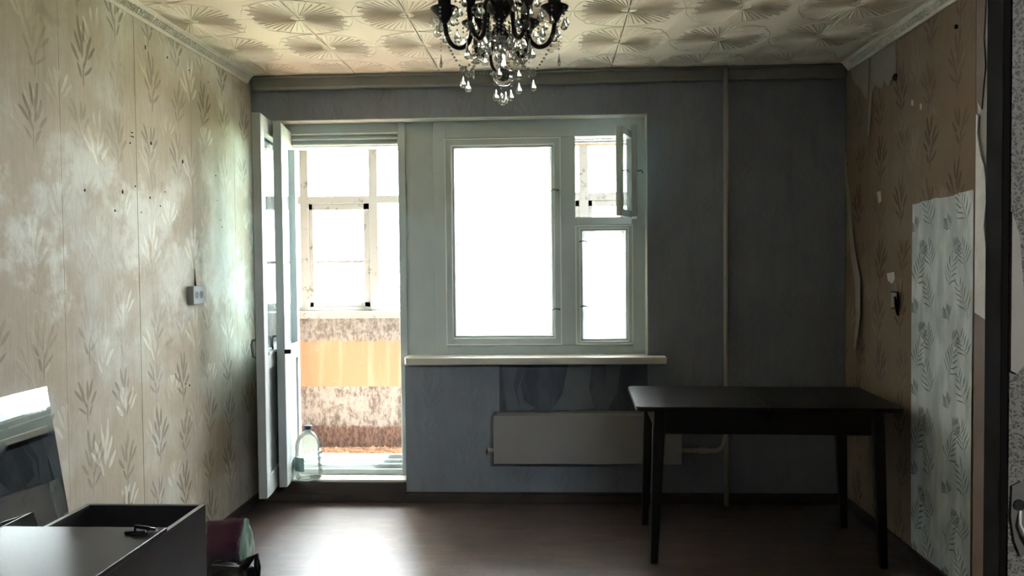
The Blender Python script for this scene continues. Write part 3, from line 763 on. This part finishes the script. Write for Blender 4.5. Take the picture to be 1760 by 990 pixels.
# ------------------------------------------------------------------ cabinet laid on its back, its loose door, a mirror
CZT = .60
cab = empty('cabinet', (-1.42, 2.1, 0)); tag(cab, 'dark cabinet carcass lying open side up by the papered wall', 'cabinet')
def cp(b, name, mat, **kw):
    b.v = [(x+1.42, y-2.1, z) for x, y, z in b.v]; return b.build(name, MAT[mat], cab, **kw)
for x0, x1 in ((-1.626, -1.610), (-1.221, -1.205)):
    cp(MB().box(x0, x1, 1.5, 2.664, 0, CZT-.001), 'side_panel', 'cabinet_out')
    cp(MB().box(x0, x1, 1.5, 2.664, CZT-.001, CZT), 'edge_band', 'cabinet_edge')
cp(MB().box(-1.610, -1.221, 2.648, 2.664, 0, CZT), 'end_panel', 'cabinet_out')
cp(MB().box(-1.610, -1.221, 1.5, 1.516, 0, CZT), 'end_panel', 'cabinet_out')
cp(MB().box(-1.610, -1.221, 2.30, 2.316, 0.02, CZT-.004), 'shelf', 'cabinet_in')
cp(MB().box(-1.610, -1.221, 1.516, 2.648, 0, .01), 'back_panel', 'cabinet_in')
cd = MB().box(-.262, .262, -.44, .44, 0, .017).build('loose_cabinet_door', MAT['cabinet_out'], bevel=.002, loc=(-1.459, 1.935, CZT))
tag(cd, 'loose dark polished cabinet door lying across the open cabinet', 'board')
ky = empty('key_bunch', (-1.255, 2.315, CZT+.017)); tag(ky, 'small bunch of dark metal keys on the loose cabinet door', 'keys')
MB().tube([(-.012, 0, .004), (-.01, 0, .022), (.02, .006, .016), (.05, .0, .010)], [.005, .006, .006, .007], 6).build('key', MAT['iron'], ky, smooth=True)
MB().tube([(-.04, -.006, .004), (-.012, -.004, .005), (.02, .0, .006)], .005, 6).build('key', MAT['iron'], ky, smooth=True)
MB().tube([(.046+.009*math.cos(a), .009*math.sin(a), .0082) for a in [i*math.pi/5 for i in range(11)]], .0035, 6).build('key_ring', MAT['steel'], ky, smooth=True)
MB().tube([(-.01, -.022, .004), (.035, -.012, .004)], .0035, 6).build('key', MAT['iron'], ky, smooth=True)

tl_ = math.radians(8.7)
mir = empty('mirror', (-1.636, 2.40, 0)); mir.rotation_euler = (0, -tl_, 0); tag(mir, 'frameless smudged mirror leaning on the papered wall', 'mirror')
ML = 1.022/math.cos(tl_)
MB().box(0, .0012, -.33, .305, .0, ML).build('mirror_face', MAT['mirror_glass'], mir)
MB().box(-.006, -.0002, -.33, .306, .0, ML+.001).build('backing_board', MAT['cabinet_out'], mir)

# ------------------------------------------------------------------ bags on the floor
bag = empty('shopping_bag', (-1.42, 3.34, 0)); tag(bag, 'crumpled magenta and pale green shopping bag behind the cabinet', 'bag')
def crumple(w_, d_, h_, seed, topw=.92, bulge=.08, na=28, nz_=12, amp=.012, pinch=0, lean=0):
    b = MB(); rnd = random.Random(seed)
    ph = [rnd.uniform(0, 6.28) for _ in range(8)]
    for j in range(nz_+1):
        t = j/nz_; s = (1-(1-topw)*t)*(1+bulge*math.sin(math.pi*t))
        for k in range(na):
            a = 2*math.pi*k/na
            ca, sa = math.cos(a), math.sin(a); e = 4.5
            rr = (abs(ca)**e+abs(sa)**e)**(-1/e)
            dd = amp*(math.sin(3*a+ph[0]+5*t)+math.sin(7*a+ph[1]-8*t)*.6+math.sin(13*a+ph[2]+11*t)*.35)
            b.v.append(((w_/2*s*ca)*rr+dd*ca, (d_/2*s*sa*(1-pinch*t**2.5))*rr+dd*sa*(1-pinch*t), h_*t + lean*ca*t + (amp*math.sin(5*a+ph[3]) if j == nz_ else 0)))
    for j in range(nz_):
        for k in range(na):
            a = j*na+k; c = j*na+(k+1) % na; b.f.append((a, c, c+na, a+na))
    b.f.append(tuple(range(na))[::-1]); b.f.append(tuple(nz_*na+k for k in range(na)))
    return b
crumple(.17, .13, .325, 4, 1.0, .03, amp=.004, pinch=.9, lean=.012, na=40, nz_=16).build('bag_body', MAT['bag_print'], bag, smooth=True)
crumple(.032, .11, .165, 9, .35, .35, amp=.004, pinch=.8, na=32).build('bag_gusset', MAT['bag_side'], bag, smooth=True, loc=(.090, -.006, .165))
bl = empty('plastic_sack', (-1.315, 3.10, 0)); tag(bl, 'crumpled black plastic sack on the floor beside the cabinet', 'bag')
crumple(.24, .18, .21, 21, .6, .22, na=44, nz_=16, amp=.012).build('sack_body', MAT['black_plastic'], bl, smooth=True)
MB().tube([(.05, 0, .19), (.085, .01, .235), (.115, .01, .255), (.122, .0, .21), (.128, -.01, .17)], [.02, .016, .012, .014, .008], 7).build('sack_knot', MAT['black_plastic'], bl, smooth=True)

# ------------------------------------------------------------------ water jug on the threshold
jug = empty('water_jug', (-1.478, 4.695, .135)); tag(jug, 'clear ribbed plastic water jug with dark cap on the threshold', 'bottle')
prof = [(.0, 0), (.066, 0), (.078, .012), (.080, .06)]
for i in range(4):
    z = .072+i*.030; prof += [(.080, z), (.0765, z+.007), (.080, z+.014)]
prof += [(.080, .20), (.076, .225), (.062, .258), (.036, .283), (.021, .292), (.021, .305)]
MB().lathe(prof, seg=28).build('jug_body', MAT['water_bottle'], jug, smooth=True)
MB().lathe([(.0, .303), (.025, .303), (.026, .308), (.026, .322), (.022, .325), (0, .325)], seg=20).build('cap', MAT['blue_cap'], jug, smooth=False)
b = MB()
for k in range(9):
    a = math.radians(180+ k*11)
    for z in (.06, .145): b.v.append((.0815*math.cos(a), .0815*math.sin(a), z))
for k in range(8): b.f.append((2*k, 2*k+2, 2*k+3, 2*k+1))
b.build('label_wrap', MAT['jug_label'], jug)

# ------------------------------------------------------------------ sockets
def box_at(X, s): pass
c = on_x(330, 507, XL)
so = empty('wall_socket', (XL, c.y, c.z)); tag(so, 'grey surface-mounted double wall socket on the left wall', 'socket')
MB().box(.002, .036, -.058, .058, -.045, .045).build('socket_box', MAT['socket_plastic'], so, bevel=.004, seg=2)
for sy in (-.026, .026):
    q = MB()
    q.v = []
    ring = [(.0365, sy+.019*math.cos(a), .019*math.sin(a)) for a in [i*math.pi/8 for i in range(16)]]
    q.v = ring+[(.0375, y_, z_) for _, y_, z_ in ring]; q.f = [tuple(range(16)), tuple(range(31, 15, -1))]+[(i, 16+i, 16+(i+1) % 16, (i+1) % 16) for i in range(16)]
    h = q.build('socket_face', MAT['iron'], so)
    for dz in (-.008, .008):
        MB().tube([(.037, sy, dz), (.0385, sy, dz)], .003, 6).build('pin_hole', MAT['dark_hole'], h)
MB().tube([(.006, .028, .045), (.004, .030, .075), (.003, .030, .13)], [.006, .003, .0012], 6).build('cable', MAT['dark_hole'], so, smooth=True)
c = on_x(1541, 516, XR)
so = empty('broken_socket', (XR, c.y, c.z)); tag(so, 'broken wall socket with dangling cover beside the grey paper strip', 'socket')
MB().box(-.012, -.001, -.036, .036, -.038, .038).build('socket_plate', MAT['torn_paper'], so, bevel=.002)
MB().tube([(-.012, .0, .0), (-.018, .0, .0)], .017, 14).build('socket_core', MAT['socket_plastic'], so)
MB().tube([(-.012, -.04, .04), (-.012, -.042, -.02), (-.014, -.05, -.06)], [.005, .006, .004], 6).tube([(-.012, .03, .041), (-.012, -.04, .041)], .003, 6).tube([(-.012, .03, -.040), (-.012, -.04, -.040)], .003, 6).build('gap', MAT['dark_hole'], so)
q = MB().prism([(-.040, .02), (-.052, -.01), (-.066, -.06), (-.078, -.07), (-.060, -.055), (-.044, -.03)], 'x', -.03, -.020)
q.build('dangling_cover', MAT['iron'], so)
c = Vector((JX+.020, FY0, 0))
sw = empty('broken_switch', (JX+.021, FY0, 1.0)); tag(sw, 'broken switch hole with bare wires in the hallway wallpaper', 'switch')
MB().prism([(-.018, .05), (-.004, .058), (.010, .05), (.014, .0), (.010, -.05), (-.004, -.066), (-.014, -.04), (-.02, .0)], 'y', -.006, -.0005).build('crumbled_rim', MAT['hall_plaster'], sw)
MB().tube([(-.008, -.006, .02), (-.008, -.009, .02)], .009, 10).tube([(.005, -.006, .018), (.005, -.009, .018)], .007, 10).build('hole', MAT['dark_hole'], sw)
MB().tube([(-.006, -.007, .01), (-.010, -.014, -.01), (-.002, -.016, -.03), (.004, -.010, -.045)], .0025, 6).tube([(.004, -.007, .01), (.008, -.014, -.012), (.0, -.016, -.035)], .0025, 6).build('wire', MAT['torn_light'], sw, smooth=True)

# ------------------------------------------------------------------ chandelier
CH = Vector((-.18, 2.9, 0))
ch = empty('chandelier', (CH.x, CH.y, H)); tag(ch, 'dark candle-arm chandelier with crystal drops hanging from the tiled ceiling', 'chandelier')
zl = lambda z: z-H
def cbuild(b, name, mat, parent=ch, **kw):
    return b.build(name, MAT[mat], parent, **kw)
cbuild(MB().lathe([(0, zl(2.553)), (.055, zl(2.553)), (.05, zl(2.535)), (.02, zl(2.52)), (.006, zl(2.51))][::-1], seg=20), 'ceiling_rose', 'bronze', smooth=True)
cbuild(MB().lathe([(.006, zl(2.22)), (.020, zl(2.225)), (.034, zl(2.255)), (.022, zl(2.285)), (.014, zl(2.30)), (.030, zl(2.325)), (.044, zl(2.345)), (.044, zl(2.365)), (.026, zl(2.385)), (.012, zl(2.41)), (.018, zl(2.43)), (.010, zl(2.45)), (.006, zl(2.52))], seg=20), 'column', 'bronze', smooth=True)
def drop_mesh(l, r, name='crystal_drop'):
    b = MB().lathe([(0, 0), (r*.18, -l*.06), (r*.30, -l*.25), (r*.75, -l*.52), (r, -l*.72), (r*.75, -l*.90), (0, -l)], seg=8)
    me = b.mesh(name); me.materials.append(MAT['crystal']); return me
DROP, DROPS, SPEAR = drop_mesh(.046, .0135), drop_mesh(.036, .011), drop_mesh(.05, .0055)
def bead_line(b, pts, r=.0055, step=.0125):
    pts = [Vector(p) for p in pts]
    for i in range(len(pts)-1):
        L = (pts[i+1]-pts[i]).length; n_ = max(1, int(L/step))
        for k in range(n_):
            p = pts[i].lerp(pts[i+1], k/n_); n0 = len(b.v)
            b.v += [tuple(p+Vector(q)*r) for q in ((1, 0, 0), (0, 1, 0), (-1, 0, 0), (0, -1, 0), (0, 0, 1), (0, 0, -1))]
            b.f += [(n0, n0+1, n0+4), (n0+1, n0+2, n0+4), (n0+2, n0+3, n0+4), (n0+3, n0, n0+4), (n0+1, n0, n0+5), (n0+2, n0+1, n0+5), (n0+3, n0+2, n0+5), (n0, n0+3, n0+5)]
def sag(p, q, d, n_=8):
    p, q = Vector(p), Vector(q)
    return [p.lerp(q, i/n_)-Vector((0, 0, d*4*(i/n_)*(1-i/n_))) for i in range(n_+1)]
def bez(P, n_=7):
    out = []
    for i in range(len(P)-1):
        p0, p1, p2, p3 = [Vector(P[max(0, min(len(P)-1, k))]) for k in (i-1, i, i+1, i+2)]
        for j in range(n_):
            t = j/n_; out.append(.5*((2*p1)+(-p0+p2)*t+(2*p0-5*p1+4*p2-p3)*t*t+(-p0+3*p1-3*p2+p3)*t**3))
    return out+[Vector(P[-1])]
ARM = [(.030, 2.345), (.055, 2.366), (.080, 2.362), (.097, 2.335), (.100, 2.285), (.112, 2.235), (.140, 2.212), (.172, 2.222), (.192, 2.255), (.200, 2.300)]
angs = [math.radians(a) for a in (2, 62, 122, 182, 242, 302)]
rnd = random.Random(2)
for ai, a in enumerate(angs):
    ca, sa = math.cos(a), math.sin(a); R = lambda r_, z: (r_*ca, r_*sa, zl(z))
    arm = cbuild(MB().tube(bez([R(r_, z) for r_, z in ARM], 5), .0085, 8), 'arm', 'bronze', smooth=True)
    q = MB().lathe([(.006, zl(2.298)), (.018, zl(2.31)), (.024, zl(2.325)), (.050, zl(2.350)), (.052, zl(2.356)), (.046, zl(2.354)), (.022, zl(2.335)), (0, zl(2.333))], (.2*ca, .2*sa, 0), 18)
    cbuild(q, 'drip_cup', 'bronze', arm, smooth=True)
    cbuild(MB().lathe([(.0235, zl(2.334)), (.0235, zl(2.42)), (.020, zl(2.422)), (0, zl(2.422))], (.2*ca, .2*sa, 0), 16), 'candle_sleeve', 'bronze', arm, smooth=True)
    cbuild(MB().lathe([(0, zl(2.225)), (.011, zl(2.230)), (.015, zl(2.242)), (.011, zl(2.254)), (0, zl(2.260))], (.196*ca, .196*sa, 0), 10), 'crystal_ball', 'crystal', arm, smooth=True)
    bl_ = MB()
    for k in range(6):
        b2 = a+math.radians(60*k+15); px_, py_ = .2*ca+.046*math.cos(b2), .2*sa+.046*math.sin(b2)
        z0 = 2.346
        L = (.022, .045, .03, .06, .03, .04)[k]
        bead_line(bl_, [(px_, py_, zl(z0)), (px_, py_, zl(z0-L))])
        inst('crystal_drop', DROP if k % 2 else DROPS, ch, Matrix.Translation((px_, py_, zl(z0-L))) @ Matrix.Rotation(rnd.uniform(0, 3), 4, 'Z'))
    # the long plumb chain under the cup
    px_, py_ = .215*ca, .215*sa
    bead_line(bl_, [(px_, py_, zl(2.30)), (px_, py_, zl(2.19))], .0036)
    inst('crystal_drop', SPEAR, ch, Matrix.Translation((px_, py_, zl(2.19))))
    # swags from hub to cup, to the next arm, and a hanging star
    nx = angs[(ai+1) % 6]; nc, ns = math.cos(nx), math.sin(nx)
    mid = a+math.radians(30); mx, my = math.cos(mid), math.sin(mid)
    bead_line(bl_, sag(R(.034, 2.33), R(.165, 2.325), .055), .0040)
    star = (.135*ca, .135*sa, zl(2.135)) if ai % 2 else (.14*mx, .14*my, zl(2.135))
    bead_line(bl_, sag(R(.185, 2.215), star, .008, 4)); bead_line(bl_, sag((nc*.04, ns*.04, zl(2.24)), star, .012, 5))
    bead_line(bl_, sag(R(.12, 2.215), (.12*nc, .12*ns, zl(2.215)), .045))
    bead_line(bl_, sag(R(.035, 2.28), (.12*mx, .12*my, zl(2.20)), .02))
    for k in range(7):
        t = 2*math.pi*k/7; bl_.lathe([(0, -.006), (.0055, 0), (0, .006)], (star[0]+.010*math.cos(t), star[1]+.004, star[2]+.010*math.sin(t)), 5)
    bead_line(bl_, [star, (star[0], star[1], star[2]-.024)])
    inst('crystal_drop', DROP, ch, Matrix.Translation((star[0], star[1], star[2]-.024)))
    # short fringe round the hub
    for k in range(4):
        t = a+math.radians(15*k); r_ = (.036, .05, .062, .05)[k]; z0 = (2.26, 2.25, 2.255, 2.24)[k]; L = (.03, .045, .02, .05)[k]
        bead_line(bl_, [(r_*math.cos(t), r_*math.sin(t), zl(z0+.04)), (r_*math.cos(t), r_*math.sin(t), zl(z0-L+.02))])
        inst('crystal_drop', DROPS if k % 2 else DROP, ch, Matrix.Translation((r_*math.cos(t), r_*math.sin(t), zl(z0-L+.02))))
    inst('crystal_drop', DROP, ch, Matrix.Translation(R(.118, 2.215)))
    inst('crystal_drop', DROPS, ch, Matrix.Translation(R(.155, 2.262)))
    o = cbuild(bl_, 'bead_chains', 'crystal_bead'); o['kind'] = 'stuff'
# bottom finial: scroll, dish and four drops
cbuild(MB().tube(bez([(-.006, -.01, zl(2.225)), (-.030, -.014, zl(2.20)), (-.030, -.016, zl(2.15)), (-.012, -.012, zl(2.12)), (.008, -.006, zl(2.125))], 5), .006, 8), 'scroll', 'bronze', smooth=True)
cbuild(MB().lathe([(0, zl(2.072)), (.020, zl(2.076)), (.036, zl(2.094)), (.044, zl(2.118)), (.040, zl(2.122)), (.022, zl(2.128)), (.012, zl(2.15)), (.008, zl(2.225))], (.012, 0, 0), 18), 'glass_dish', 'crystal', smooth=True)
cbuild(MB().lathe([(0, zl(2.085)), (.018, zl(2.095)), (.022, zl(2.11)), (.018, zl(2.126)), (0, zl(2.133))], (.012, -.02, 0), 12), 'finial_ball', 'bronze', smooth=True)
bl_ = MB()
for k in range(4):
    t = math.radians(20+90*k); p_ = (.012+.028*math.cos(t), .028*math.sin(t))
    z1 = (2.062, 2.055, 2.06, 2.048)[k]
    bead_line(bl_, [(.012+.038*math.cos(t), .038*math.sin(t), zl(2.10)), (p_[0], p_[1], zl(z1))])
    inst('crystal_drop', DROP, ch, Matrix.Translation((p_[0], p_[1], zl(z1))))
for s_ in (-1, 1): bead_line(bl_, sag((s_*.12, 0, zl(2.13)), (.012+s_*.036, -.01, zl(2.115)), .004), .0045, .02)
inst('crystal_drop', DROP, ch, Matrix.Translation((.008, -.006, zl(2.045))))
o = cbuild(bl_, 'bead_chains', 'crystal_bead'); o['kind'] = 'stuff'

# ------------------------------------------------------------------ added fill lamp, unseen behind the camera
lamp = empty('hall_fill_lamp', (1.15, -1.05, H)); tag(lamp, 'added round fill lamp behind the camera, brightening the room', 'lamp')
MB().lathe([(0, -.01), (.07, -.01), (.07, -.03), (.05, -.04), (0, -.04)][::-1], seg=20).build('fill_base', MAT['iron'], lamp, smooth=False)
n = N('fill_glow'); n.b.inputs['Emission Color'].default_value = (.86, .94, 1, 1); n.b.inputs['Emission Strength'].default_value = 50.0  # cool glow added as weak fill
MB().lathe([(0, -.20), (.09, -.18), (.15, -.11), (.11, -.05), (.06, -.041)], seg=20).build('fill_globe', n.m, lamp, smooth=True)
